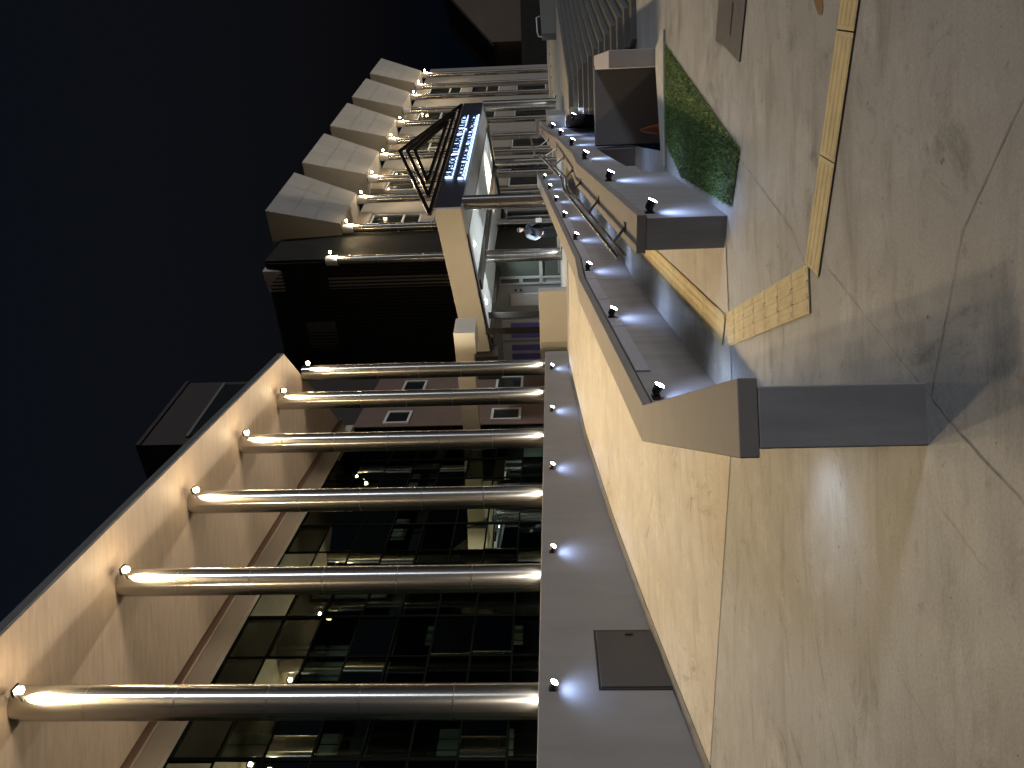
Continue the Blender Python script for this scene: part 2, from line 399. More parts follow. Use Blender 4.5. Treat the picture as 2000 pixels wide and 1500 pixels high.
# interior: floor slabs, partitions, back wall and blinds
m = MB(); m.box(W, (GT0, GT1), (-8.5, -8.3), (1.0, ZS)); m.box(W, (GT0 - .1, GT0), (-8.5, GN), (1.0, ZS)); m.box(W, (GT1 - .12, GT1 + .03), (-8.5, GN - .11), (1.0, ZS))
m.build("interior_wall", INNER, wing)
for z in (1.2, 4.75):
    m = MB(); m.box(W, (GT0, GT1 - 0.13), (-8.3, GN - 0.25), (z, z + 0.32)); m.build("floor_slab", INNER, wing)
for k, (t0, t1, z0, z1) in enumerate([(-3.4, -2.2, 2.0, 4.4), (-2.0, -0.9, 2.0, 4.4), (-0.6, 0.5, 2.2, 4.5), (0.8, 1.9, 2.1, 4.3), (2.7, 3.5, 2.3, 3.6), (3.8, 4.4, 2.3, 3.6),
                                      (-3.2, -2.1, 5.3, 7.5), (-1.8, -1.0, 5.3, 7.4), (-0.5, 0.9, 5.4, 7.5), (1.4, 2.4, 5.3, 6.9), (3.4, 4.3, 5.3, 7.3), (5.6, 6.6, 5.4, 7.2),
                                      (8.2, 9.0, 5.3, 7.0), (10.6, 11.6, 5.3, 7.2), (13.2, 14.2, 5.4, 7.2), (6.6, 7.2, 2.2, 4.2)]):
    m = MB(); n_ = max(3, int((t1 - t0) / 0.12)); st_ = (t1 - t0) / n_
    for q in range(n_):
        m.box(W, (t0 + q * st_, t0 + (q + 0.92) * st_), (GN - 0.42, GN - 0.415 + 0.02 * (q % 2)), (z0, z1))
    m.build("blind", BLIND, wing)
# columns
COLT = [1.37, 3.95, 6.52, 9.12, 11.68, 13.78]; COLN = -0.40
for k, t in enumerate(COLT):
    m = MB(); p = W(t, COLN, 0)
    top = ZS - 0.002
    m.tube([(p.x, p.y, 1.57), (p.x, p.y, top)], 0.215, 40)
    col = m.build("column", STEEL, wing, smooth=True)
    for q in range(1, 6):
        z = 1.57 + q * 1.15 + 0.07
        MB().tube([(p.x, p.y, z), (p.x, p.y, z + 0.007)], 0.2160, 40).build("joint_ring", STEELJ, col, smooth=True)
# end wall beyond the glass
m = MB(); m.box(W, (16.78, 22.2), (-3.7, -3.36), (0.9, ZS - 0.35)); m.build("wall", REDW, wing)
for (t0, t1, z0, z1) in [(16.98, 18.0, 6.2, 7.05), (19.9, 21.0, 6.1, 6.95), (17.1, 18.05, 2.5, 3.5), (19.95, 21.2, 2.5, 3.5)]:
    m = MB()
    for (a, b, c, d) in [(t0, t1, z0, z0 + .08), (t0, t1, z1 - .08, z1), (t0, t0 + .08, z0 + .08, z1 - .08), (t1 - .08, t1, z0 + .08, z1 - .08)]:
        m.box(W, (a, b), (-3.358, -3.31), (c, d))
    fr = m.build("window", WFRAME, wing)
    m = MB(); m.box(W, (t0 + .08, t1 - .08), (-3.357, -3.34), (z0 + .08, z1 - .08)); m.build("pane", mat("dark_pane", (0.012, 0.014, 0.014), 0.08) if "dark_pane" not in MATS else MATS["dark_pane"], fr)
# set-back storey on the roof
m = MB(); P30 = frame(0.2, 30.0, 30)
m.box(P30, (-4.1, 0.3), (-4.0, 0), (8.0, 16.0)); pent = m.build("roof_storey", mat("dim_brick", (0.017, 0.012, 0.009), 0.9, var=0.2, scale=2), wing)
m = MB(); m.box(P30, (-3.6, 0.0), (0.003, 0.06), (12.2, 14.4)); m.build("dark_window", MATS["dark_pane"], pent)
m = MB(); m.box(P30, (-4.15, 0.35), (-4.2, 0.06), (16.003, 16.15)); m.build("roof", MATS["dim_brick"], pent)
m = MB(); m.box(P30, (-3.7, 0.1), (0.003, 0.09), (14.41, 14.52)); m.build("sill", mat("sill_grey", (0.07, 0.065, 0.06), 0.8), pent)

# ------------------------------------------------------------------ entrance building
eb = thing("entrance_building", E(10, -2, 1), "entrance building with five flared box hoods over pairs of steel columns", "building")
BAY, PAIR, NB = 5.9, 3.25, 5
m = MB(); m.box(E, (-3.7, NB * BAY + 2), (-9, -0.75), (0.9, 10.0)); m.build("wall", GREYW, eb)
m = MB(); m.box(E, (-3.9, NB * BAY + 2.3), (-9, -2.6), (10.003, 11.2)); m.build("attic", mat("attic_wall", (0.05, 0.047, 0.043), 0.8, var=0.1, scale=1), eb)
m = MB(); m.box(E, (-3.9, NB * BAY + 2.5), (-0.748, 1.3), (1.002, 1.10)); m.build("plinth", PLATM, eb, bevel=0.01)
def window(t0, t1, z0, z1, mull_h=None, off=-0.745, fw=0.07, vm=None):
    m = MB(); rects = [(t0, t1, z0, z0 + fw), (t0, t1, z1 - fw, z1), (t0, t0 + fw, z0 + fw, z1 - fw), (t1 - fw, t1, z0 + fw, z1 - fw)]
    if mull_h: rects.append((t0 + fw, t1 - fw, mull_h - fw / 2, mull_h + fw / 2))
    if vm: rects.append((vm - fw / 2, vm + fw / 2, z0 + fw, (mull_h - fw / 2) if mull_h else z1 - fw))
    for (a, b, c, d) in rects: m.box(E, (a, b), (off, off + 0.09), (c, d))
    fr = m.build("window", WFRAME, eb)
    m = MB(); m.quad(E(t0 + fw, off + .03, z0 + fw), E(t1 - fw, off + .03, z0 + fw), E(t1 - fw, off + .03, z1 - fw), E(t0 + fw, off + .03, z1 - fw))
    m.build("pane", MATS["dark_pane"], fr)
HZ0, HZ1 = 9.92, 12.78
for b in range(-1, NB):
    s0 = b * BAY - 0.7; s1 = s0 + PAIR
    cols = (s0, s1) if b >= 0 else (-3.75,)
    for c in cols:
        p = E(c, 0, 0); m = MB(); m.tube([(p.x, p.y, 1.1), (p.x, p.y, 9.45)], 0.175, 28)
        co = m.build("column", STEEL, eb, smooth=True)
        m = MB(); m.tube([(p.x, p.y, 9.45), (p.x, p.y, 9.9)], 0.19, 28); m.build("collar", WFRAME, co, smooth=True)
        for q in range(1, 5): MB().tube([(p.x, p.y, 1.1 + q * 1.7), (p.x, p.y, 1.108 + q * 1.7)], 0.177, 28).build("joint_ring", STEELJ, co, smooth=True)
    if b < 0: continue
    # flared hood: bottom ring small, top ring wider and leaning out
    a0, a1 = s0 - 0.16, s1 + 0.02
    bot = [E(a0, -0.74, HZ0), E(a1, -0.74, HZ0), E(a1, 0.30, HZ0), E(a0, 0.30, HZ0)]
    top = [E(a0 - 0.36, -0.60, HZ1), E(a1 + 0.75, -0.60, HZ1), E(a1 + 0.75, 1.10, HZ1), E(a0 - 0.36, 1.10, HZ1)]
    m = MB(); m.hexa(bot, top); hd = m.build("hood", HOODM, eb, bevel=0.015)
    m = MB()
    def hp(u, v, o=0.012):   # bilinear on the front face
        q = bot[3].lerp(bot[2], u).lerp(top[3].lerp(top[2], u), v); return q + E.n * o
    for v in (0.36, 0.66):
        m.quad(hp(0.02, v), hp(0.98, v), hp(0.98, v + 0.006), hp(0.02, v + 0.006))
    for u in (0.33, 0.66):
        m.quad(hp(u, 0.02), hp(u + 0.006, 0.02), hp(u + 0.006, 0.98), hp(u, 0.98))
    m.build("panel_joint", mat("hood_joint", (0.28, 0.26, 0.235), 0.7) if "hood_joint" not in MATS else MATS["hood_joint"], hd)
    wa, wb = s0 + 0.22, s1 - 0.22
    m = MB(); m.box(E, (wa - .1, wb + .1), (-0.747, -0.55), (9.30, HZ0 - 0.003)); m.build("head_panel", BEIGE, eb)
    window(wa, wb, 7.05, 9.28, 7.85, vm=wa + 0.55)
    m = MB(); m.box(E, (wa, wb), (-0.747, -0.62), (6.42, 7.03)); m.build("spandrel", GREYW, eb)
    window(wa, wb, 4.45, 6.40, 5.3)
    m = MB(); m.box(E, (wa, wb), (-0.747, -0.62), (3.3, 4.43)); m.build("spandrel", GREYW, eb)
    window(wa, wb, 1.25, 3.28, None, vm=(wa + wb) / 2 + 0.7)
# black louvred side wall
m = MB(); m.box(D, (0.0, 9.0), (-3.0, 0), (0.9, 12.35)); m.build("side_wall", BLACKW, eb)
m = MB()
for q in range(60):
    s = 0.1 + q * 0.148; m.box(D, (s, s + 0.05), (0.002, 0.06), (4.2, 12.3))
m.build("louvre", BLACKW, eb)
# lit corner recess above the first column
RC = frame(4.95, 29.03, 34.5)
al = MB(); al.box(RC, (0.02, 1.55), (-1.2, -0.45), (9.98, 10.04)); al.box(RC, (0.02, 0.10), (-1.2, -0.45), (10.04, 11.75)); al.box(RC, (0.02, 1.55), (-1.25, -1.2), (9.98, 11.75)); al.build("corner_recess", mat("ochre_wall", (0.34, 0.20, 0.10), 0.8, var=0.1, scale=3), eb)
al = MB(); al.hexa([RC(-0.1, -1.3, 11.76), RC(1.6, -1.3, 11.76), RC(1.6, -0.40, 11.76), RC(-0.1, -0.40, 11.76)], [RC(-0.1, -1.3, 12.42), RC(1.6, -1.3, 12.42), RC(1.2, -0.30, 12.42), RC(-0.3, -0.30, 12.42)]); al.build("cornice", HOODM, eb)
lamp("POINT", "added_recess_light", RC(0.8, -0.75, 11.2), 22, (1.0, 0.62, 0.28), eb, None, 0.1)  # added lamp without a visible fitting, gives the recess its warm glow
# glazed screen under the canopy
sc = MB()
SW = mat("screen_wall", (0.30, 0.31, 0.31), 0.6, var=0.05, scale=2)
sc.box(D, (0.0, 6.2), (0.003, 0.05), (1.0, 4.1)); scr = sc.build("entrance_screen", SW, eb)
PANE = mat("grey_green_pane", (0.085, 0.10, 0.085), 0.15, var=0.1, scale=3)
for (a, b, z0, z1) in [(0.25, 0.93, 1.02, 1.68), (0.25, 0.90, 1.82, 3.5), (1.0, 1.18, 1.82, 2.45), (1.0, 1.18, 2.6, 3.3)]:
    m = MB(); m.box(D, (a, b), (0.052, 0.065), (z0, z1)); m.build("pane", PANE, scr)
m = MB()
for (a, b, z0, z1) in [(0.17, 0.25, 1, 3.6), (0.93, 1.0, 1, 3.6), (1.18, 1.24, 1, 3.6), (0.25, 1.24, 1.69, 1.81), (1.0, 1.18, 2.46, 2.59)]:
    m.box(D, (a, b), (0.051, 0.12), (z0, z1))
m.build("frame", WFRAME, scr)
m = MB(); m.box(D, (1.62, 2.1), (0.052, 0.16), (1.0, 2.95)); nb = m.build("notice_board", WHITEP, scr)
m = MB(); m.box(D, (1.45, 1.52), (0.052, 0.12), (2.7, 2.78)); m.box(D, (1.45, 1.52), (0.052, 0.12), (2.5, 2.58)); m.build("switch", BLACK, scr)
for a in (2.75, 3.72):
    m = MB(); m.box(D, (a, a + 0.86), (0.052, 0.14), (1.0, 3.35)); po = m.build("poster_window", WHITEP, scr)
    m = MB(); m.box(D, (a + 0.10, a + 0.36), (0.142, 0.148), (1.1, 3.0)); m.box(D, (a + 0.50, a + 0.76), (0.142, 0.148), (1.1, 3.0)); m.build("purple_stripe", PURPLE, po)

# ------------------------------------------------------------------ canopy
CF = frame(5.13, 22.0, 34.5)          # front edge from the near corner
SA = -55.5; dS = Vector((math.sin(R(SA)), math.cos(R(SA)), 0)); CORN = Vector((5.13, 22.0, 0)); LEN = 11.3; DEP = 4.85
CB, CT = 3.96, 4.74
def K(s, d, z, dz=-0.1125): return CORN + CF.t * s + dS * d + Vector((0, 0, z + dz * d))
cp = thing("entrance_canopy", CORN + Vector((0, 0, 1)), "flat entrance canopy with beige side, dark front fascia and white lit ceiling", "canopy")
def kbox(m, s, d, z):
    return m.hexa([K(s[0], d[0], z[0]), K(s[1], d[0], z[0]), K(s[1], d[1], z[0]), K(s[0], d[1], z[0])], [K(s[0], d[0], z[1]), K(s[1], d[0], z[1]), K(s[1], d[1], z[1]), K(s[0], d[1], z[1])])
m = MB(); kbox(m, (0.0, LEN), (-0.0, 0.1), (CB, CT)); m.build("front_fascia", SIGNM, cp)
m = MB(); kbox(m, (-0.12, -0.002), (-0.0, DEP), (CB, CT)); m.build("side_fascia", CANM, cp, bevel=0.006)
m = MB(); kbox(m, (0.0, LEN), (0.102, DEP), (CT - 0.1, CT - 0.02)); m.build("roof", FASC, cp)
m = MB(); kbox(m, (-0.118, LEN), (0.002, 0.8), (CB - 0.05, CB - 0.003)); m.build("underside_band", CANU, cp)
m = MB(); kbox(m, (0, 0.32), (0.802, DEP), (CB - 0.05, CB - 0.003)); kbox(m, (0.33, LEN), (2.5, 2.85), (CB - 0.10, CB)); kbox(m, (0.322, LEN), (0.802, 0.9), (CB - 0.05, CB)); kbox(m, (0.33, LEN), (DEP - .25, DEP), (CB - 0.10, CB + .3)); kbox(m, (LEN - .3, LEN + .02), (0.91, DEP - .26), (CB - 0.08, CB))
m.build("beam_frame", DARKB, cp)
m = MB(); kbox(m, (0.2, LEN - 0.1), (0.3, DEP - 0.1), (CB + 0.02, CB + 0.06)); m.build("ceiling", CEIL, cp)
m = MB(); kbox(m, (-0.4, 0.3), (DEP + 0.01, DEP + 0.9), (CB - 0.25, CT - 0.25)); m.build("end_block", DARKB, cp)
for (s, d) in ((1.3, 1.75), (1.3, 3.8), (4.6, 1.75), (4.6, 3.8), (8.2, 1.75)):
    p = K(s, d, CB + 0.018); m = MB(); m.tube([p, p - Vector((0, 0, 0.03))], 0.07, 16); dl = m.build("downlight", LENSN, cp)
    lamp("SPOT", "downlight_lamp", p - Vector((0, 0, 0.06)), 230, (0.85, 0.95, 1.0), dl, (0, 0, -1), 0.05, 150, 0.8)
for ci, (px, py) in enumerate(((5.34, 22.42), (4.32, 25.81), (11.2, 30.85), (9.3, 32.4))):
    m = MB(); m.tube([(px, py, 1.0), (px, py, {0: 3.94, 1: 3.62, 2: 3.9, 3: 3.6}[ci])], 0.215, 32); co = m.build("column", STEEL, cp, smooth=True)
    for z in (1.9, 2.9): MB().tube([(px, py, z), (px, py, z + .007)], 0.2165, 32).build("joint_ring", STEELJ, co, smooth=True)
for (px, py) in ((1.68, 24.25), (2.30, 25.55)):
    m = MB(); m.prism([(px - .1, py - .1), (px + .1, py - .1), (px + .1, py + .1), (px - .1, py + .1)], 1.0, 3.5); m.build("post", DARKB, cp)
# link beam from the canopy to the wing
BM = frame(1.25, 23.05, -55.5)
m = MB(); m.box(BM, (0.0, 3.05), (-0.35, 0), (3.78, 4.32)); m.build("link_beam", CANM, cp, bevel=0.006)
m = MB(); m.box(BM, (-0.72, -0.003), (-0.6, 0.28), (3.66, 4.28)); m.build("beam_end", CANM, cp, bevel=0.01)

# ------------------------------------------------------------------ sign and emblem
def text_obj(body, s0, s1, z, size, off, m, name, parent, bold=0.0, ext=0.01):
    cu = bpy.data.curves.new(name, "FONT"); cu.body = body; cu.size = size; cu.extrude = ext; cu.offset = bold
    cu.space_character = 1.12
    tmp = bpy.data.objects.new("tmp", cu); C.objects.link(tmp)
    bpy.context.view_layer.update()
    me = bpy.data.meshes.new_from_object(tmp.evaluated_get(bpy.context.evaluated_depsgraph_get()))
    bpy.data.objects.remove(tmp)
    xs = [v.co.x for v in me.vertices]; sx = (s1 - s0) / (max(xs) - min(xs)); mn = min(xs)
    for v in me.vertices:
        q = CF(s0 + (v.co.x - mn) * sx, off + v.co.z, z + v.co.y); v.co = q
    me.name = name; me.materials.clear(); me.materials.append(m)
    o = bpy.data.objects.new(name, me); C.objects.link(o)
    if parent is not None:
        o.parent = parent; o.matrix_parent_inverse = Matrix.Translation(-Vector(parent.location))
    return o
sg = thing("court_sign", CF(5.8, 0.05, 4.3), "halo lit blue lettering in two lines on the dark canopy front", "sign")
L1, L2 = "SUPERIOR TRIBUNAL DE JUSTICIA", "PODER JUDICIAL DE LA PROVINCIA"
text_obj(L1, 2.35, 9.35, 4.43, 0.30, 0.10, LETTER, "lettering", sg, 0.008)
text_obj(L1, 2.32, 9.38, 4.425, 0.305, 0.03, HALO, "halo", sg, 0.020)
text_obj(L2, 2.25, 9.30, 4.08, 0.21, 0.10, LETTER, "lettering", sg, 0.008)
text_obj(L2, 2.22, 9.33, 4.075, 0.215, 0.03, HALO, "halo", sg, 0.014)
m = MB(); m.box(CF, (2.2, 9.4), (0.02, 0.05), (3.99, 4.03)); m.build("light_strip", HALO, sg)
em = thing("pediment_emblem", CF(5, 0.0, 4.75), "open triangular pediment of nested dark bronze tubes on top of the canopy", "emblem")
def tri(sl, sr, zb, za, sa):
    pts = [(sl, zb), (sr, zb), (sa, za)]
    for (a, b) in ((0, 1), (1, 2), (2, 0)):
        m = MB(); p0, p1 = CF(pts[a][0], -0.05, pts[a][1]), CF(pts[b][0], -0.05, pts[b][1])
        d = (p1 - p0).normalized(); up = CF.n.cross(d)
        h, k = up * 0.055, CF.n * 0.04
        m.hexa([p0 + h + k, p0 - h + k, p0 - h - k, p0 + h - k], [p1 + h + k, p1 - h + k, p1 - h - k, p1 + h - k]); m.build("bar", BRONZE, em)
tri(-0.35, 11.3, 4.83, 6.55, 5.5)
tri(1.05, 10.1, 5.02, 6.28, 5.5)
tri(2.3, 8.9, 5.20, 6.02, 5.5)
for s in (2.5, 5.5, 8.2):
    m = MB(); m.tube([CF(s, -0.12, 4.66), CF(s, -0.12, 5.55 if s != 5.5 else 6.5)], 0.022, 8); m.build("strut", BRONZE, em)

# ------------------------------------------------------------------ ramp parapets
def parapet(root, F, L0, L1, zfun, side, body_w, cap_w, pre=None):
    """side=+1: visible face is at k=0 and body extends to negative k"""
    ks = [L0] + [k for k in (4.7, 6.1) if L0 < k < L1] + [L1]
    b, c, tb = MB(), MB(), MB()
    lo = -0.1
    for a, e in zip(ks, ks[1:]):
        za, ze = zfun(a), zfun(e)
        b0, b1 = (-body_w, 0)
        b.hexa([F(a, b0, lo), F(e, b0, lo), F(e, b1, lo), F(a, b1, lo)], [F(a, b0, za + .68), F(e, b0, ze + .68), F(e, b1, ze + .68), F(a, b1, za + .68)])
        c0, c1 = -body_w - (cap_w - body_w) / 2, (cap_w - body_w) / 2
        c.hexa([F(a, c0, za + .682), F(e, c0, ze + .682), F(e, c1, ze + .682), F(a, c1, za + .682)], [F(a, c0, za + .765), F(e, c0, ze + .765), F(e, c1, ze + .765), F(a, c1, za + .765)])
    return b, c, ks
zA = lambda k: interp(RAMP_A, k)
pa = thing("ramp_parapet", (-0.3, 5.0, 0), "long sloping grey parapet starting at the dark blunt post nearest the camera", "parapet")
LA = 19.0
b, c, ks = parapet(pa, PA, 0.0, LA, zA, 1, 0.26, 0.33)
# level stretch from the post at the front to where the ramp starts
P_, Q_ = Vector((-0.165, 3.24, 0)), Vector(PA(0, -0.13, 0))
dp = (Q_ - P_).normalized(); npv = Vector((dp.y, -dp.x, 0))
def ring(p, w, z): return [(p - npv * w / 2) + Vector((0, 0, z)), (p + npv * w / 2) + Vector((0, 0, z))]
for (mb, w, z0, z1) in ((b, 0.26, -0.1, 0.68), (c, 0.335, 0.682, 0.765)):
    a0 = ring(P_ if mb is b else P_ - dp * 0.0, w, z0); a1 = ring(P_ if mb is b else P_, w, z1); e0 = [PA(0, -0.13 - w / 2, z0), PA(0, -0.13 + w / 2, z0)]; e1 = [PA(0, -0.13 - w / 2, z1), PA(0, -0.13 + w / 2, z1)]
    mb.hexa([a0[0], e0[0], e0[1], a0[1]], [a1[0], e1[0], e1[1], a1[1]])
b.build("body", PARAP, pa, bevel=0.006); c.build("cap", CAPM, pa, bevel=0.006)
m = MB()
def seg(F, a, e, zf, z0, z1, k0, k1): m.hexa([F(a, k0, zf(a) + z0), F(e, k0, zf(e) + z0), F(e, k1, zf(e) + z0), F(a, k1, zf(a) + z0)], [F(a, k0, zf(a) + z1), F(e, k0, zf(e) + z1), F(e, k1, zf(e) + z1), F(a, k1, zf(a) + z1)])
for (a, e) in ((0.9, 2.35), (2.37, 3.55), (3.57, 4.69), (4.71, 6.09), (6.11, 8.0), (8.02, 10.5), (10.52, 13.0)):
    m = MB(); seg(PA, a, e, zA, 0.52, 0.655, 0.002, 0.022); m.build("lit_band_strip", LITBAND, pa, bevel=0.003)  # strips drawn where street light lands above the other parapet's shadow
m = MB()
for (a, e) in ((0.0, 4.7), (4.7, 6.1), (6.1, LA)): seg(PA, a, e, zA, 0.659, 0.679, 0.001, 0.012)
m.build("painted_shade_line", GUTTER, pa)  # raised near-black strip paints the shade line below the cap

pb = thing("ramp_parapet", PB(6, 0.14, 0), "right hand sloping grey parapet with bluish lit outer face above the grass strip", "parapet")
zB = lambda k: interp(RAMP_A, k * 1.02)
LB = 16.6
def FB(s, k, z): return PB(s, k + 0.28, z)
ksB = [0, 4.6, 6.0, LB]
# outer face is notched where the light well runs under it
b, c = MB(), MB()
for a, e in zip(ksB, ksB[1:]):
    za, ze = zB(a), zB(e)
    c.hexa([FB(a, -0.305, za + .682), FB(e, -0.305, ze + .682), FB(e, 0.03, ze + .682), FB(a, 0.03, za + .682)], [FB(a, -0.305, za + .765), FB(e, -0.305, ze + .765), FB(e, 0.03, ze + .765), FB(a, 0.03, za + .765)])
K1, K2 = 3.35, 6.9
prof = [(0, -0.1, 0.68), (K1, -0.1, zB(K1) + .68)]
def slab(a, e, la, le): b.hexa([FB(a, -0.28, la), FB(e, -0.28, le), FB(e, 0, le), FB(a, 0, la)], [FB(a, -0.28, zB(a) + .68), FB(e, -0.28, zB(e) + .68), FB(e, 0, zB(e) + .68), FB(a, 0, zB(a) + .68)])
slab(0, K1, -0.1, -0.1); slab(K1 + 1e-4, 4.6, 0.36, 0.47); slab(4.6, 6.0, 0.47, 0.58); slab(6.0, K2, 0.58, 0.63); slab(K2 + 1e-4, LB, -0.1, -0.1)
b.build("body", PARAP, pb, bevel=0.006); c.build("cap", CAPM, pb, bevel=0.006)
m = MB(); m.hexa([FB(K1, -0.6, -0.9), FB(K2, -0.6, -0.9), FB(K2, -0.29, -0.9), FB(K1, -0.29, -0.9)], [FB(K1, -0.6, 0.3), FB(K2, -0.6, 0.45), FB(K2, -0.29, 0.66), FB(K1, -0.29, 0.6)])
m.build("recess_back", PARAP, pb)
m = MB(); m.box(FB, (LB - 0.02, LB + 0.30), (-0.34, 0.06), (0.9, 1.76)); m.build("end_pier", PARAP, pb, bevel=0.01)
m = MB(); m.box(FB, (LB - 3.2, LB - 0.025), (0.001, 0.30), (0.0, 1.45)); m.build("side_buttress", PARAP, pb, bevel=0.01)

# handrail on the right parapet
hr = thing("handrail", PB(3, 0, 0.7), "double tube steel handrail bent along the ramp on the right parapet", "handrail")
zr = lambda k: interp([(0, 0.92), (4.4, 1.27), (5.8, 1.27), (9.6, 1.60), (16.4, 1.86)], k)
for (dk, dz, rr) in ((-0.05, 0.0, 0.021), (-0.02, -0.055, 0.014)):
    m = MB(); m.tube([PB(k, dk, zr(k) + dz) for k in (-0.05, 2, 4.35, 4.5, 5.75, 5.9, 9.6)] , rr, 10); m.build("rail", STEEL, hr, smooth=True)
m = MB(); m.tube([PB(9.75, -0.05, zr(9.75)), PB(9.75, -0.05, zr(9.75) + .12), PB(15.5, -0.05, zr(15.5) + .06), PB(15.5, -0.05, zr(15.5) - .25)], 0.021, 10); m.build("rail", STEEL, hr, smooth=True)
for k in (0.55, 2.3, 4.0, 5.6, 7.6, 9.4, 12.0, 14.5):
    m = MB(); m.tube([PB(k, -0.04, zr(k) - 0.05), PB(k, 0.11, zB(k) + .768)], 0.014, 8)
    m.box(lambda x, y, z: PB(k + x, 0.11 + y, zB(k) + .766 + z), (-.05, .05), (-.04, .04), (0, .012)); m.build("bracket", STEELJ, hr)

# ------------------------------------------------------------------ light well
lw = thing("light_well", (4.1, 10.4, 0), "open concrete light well with pale right pier beside the grass strip", "light well")
def poly(m, pts, z0, z1): return m.prism(pts, z0, z1)
m = MB(); poly(m, [(4.20, 10.36), (4.42, 10.30), (5.56, 13.15), (5.34, 13.2)], -1.0, 0.65); m.build("pier", mat("pale_render", (0.30, 0.28, 0.30), 0.7, var=0.06, scale=3), lw, bevel=0.01)
m = MB(); poly(m, [(4.0, 13.05), (5.33, 13.0), (5.35, 13.2), (4.05, 13.28)], -1.0, 0.66); m.build("back_wall", mat("slate_render", (0.10, 0.098, 0.105), 0.7, var=0.1, scale=2), lw, bevel=0.006)
m = MB(); poly(m, [(2.70, 9.80), (4.36, 9.62), (4.42, 10.28), (4.16, 10.3), (2.9, 10.02)], 0.002, 0.035); m.build("sill", mat("kerb_concrete", (0.30, 0.30, 0.29), 0.8, var=0.2, scale=6), lw, bevel=0.01)
m = MB(); poly(m, [(2.80, 9.7), (4.30, 9.72), (5.4, 13.2), (3.8, 13.4)], -1.05, -1.0); m.build("floor", INNER, lw)
m = MB(); poly(m, [(2.93, 9.93), (4.20, 9.9), (4.2, 9.99), (2.95, 10.0)], -1.0, 0.0); m.build("front_wall", WALLP, lw)
tc = thing("traffic_cone", (3.63, 11.2, -1.0), "orange traffic cone standing down inside the light well", "traffic cone")
m = MB(); m.tube([(3.63, 11.2, -0.96), (3.63, 11.2, 0.02), (3.63, 11.2, 0.14)], [0.24, 0.05, 0.012], 20); m.build("cone", CONE, tc, smooth=True)
m = MB(); m.prism([(3.37, 10.94), (3.89, 10.94), (3.89, 11.46), (3.37, 11.46)], -1.0, -0.96); m.build("base", CONE, tc)

# ------------------------------------------------------------------ low wall at ramp head
lo = thing("low_wall", (1.6, 21.6, 1.0), "low cornered beige wall at the top end of the driveway ramp", "wall")
pts = [(2.52, 21.07), (1.17, 21.82), (0.62, 23.0)]
def offs(p, d): return (p[0] + d[0], p[1] + d[1])
m = MB(); m.prism([pts[0], pts[1], offs(pts[1], (0.13, 0.24)), offs(pts[0], (0.13, 0.24))], 0.99, 1.77); m.build("front_panel", CANM, lo, bevel=0.008)
m = MB(); m.prism([pts[1], pts[2], offs(pts[2], (0.25, 0.1)), offs(pts[1], (0.132, 0.238))], 0.99, 1.772); m.build("side_panel", CANM, lo, bevel=0.008)

# ------------------------------------------------------------------ spotlights on walls
def make_spot(loc, out, tint, power, proto=None, aim=None):
    """small black bullet spotlight on a wall face, tipped down"""
    root = bpy.data.objects.new("wall_spotlight", None); root.empty_display_size = 0.05; C.objects.link(root); root.location = loc
    root.rotation_euler = (0, 0, math.atan2(out.y, out.x)); root.scale = (0.95, 0.95, 0.95)
    if proto is None:
        def part(mb, nm, mt, sm=False):
            me_o = mb.build(nm, mt, None, smooth=sm); me_o.parent = root; return me_o
        part(MB().box(lambda x, y, z: Vector((x, y, z)), (0.0, 0.02), (-0.035, 0.035), (-0.03, 0.05)), "bracket", BLACK)
        part(MB().tube([(0.015, 0, 0.0), (0.05, 0, 0.012), (0.115, 0, -0.02)], [0.022, 0.040, 0.047], 16), "housing", BLACK, True)
        part(MB().tube([(0.1155, 0, -0.0205), (0.121, 0, -0.023)], [0.046, 0.036], 16), "lens", LENSC, True)
        d = bpy.data.lights.new("spot_beam", "SPOT"); d.energy = power; d.color = tint; d.spot_size = R(140); d.spot_blend = 1.0; d.shadow_soft_size = 0.05
        l = bpy.data.objects.new("spot_beam", d); C.objects.link(l); l.parent = root; l.location = (0.17, 0, -0.09)
        l.rotation_euler = Vector((-0.55, 0, -1)).to_track_quat("-Z", "Y").to_euler()
    else:
        for ch in proto.children:
            c = ch.copy(); C.objects.link(c); c.parent = root
    return root
ORD = ["first", "second", "third", "fourth", "fifth", "sixth", "seventh", "eighth", "ninth", "tenth"]
BLUE = (0.40, 0.56, 1.0)
pro = {}
PW = {"spotlights along the left ramp parapet": 15, "spotlights along the right ramp parapet": 19, "spotlights along the retaining wall": 16, "step lights": 40}
def put_spot(loc, out, label, group):
    global pro
    o = make_spot(loc, out, BLUE, PW[group], pro.get(group))
    if group not in pro: pro[group] = o
    tag(o, label, "spotlight", group)
nA = PA.n; nB = PB.n
for i in range(8):
    k = 0.22 + 2.5 * i
    put_spot(PA(k, 0.022, zA(k) + 0.60), nA, f"{ORD[i]} small black spotlight from the camera end on the left ramp parapet", "spotlights along the left ramp parapet")
for i, k in enumerate((0.25, 2.6, 5.3, 7.9, 10.6, 13.1)):
    put_spot(PB(k, 0.28, zB(k) + 0.60), nB, f"{ORD[i]} small black spotlight from the camera end on the right ramp parapet", "spotlights along the right ramp parapet")
for i, t in enumerate((1.12, 4.03, 6.85, 9.66, 12.5)):
    put_spot(W(t, 0.0, ztop(t) - 0.17), W.n, f"{ORD[i]} small white glowing spotlight from the left frame edge on the retaining wall", "spotlights along the retaining wall")
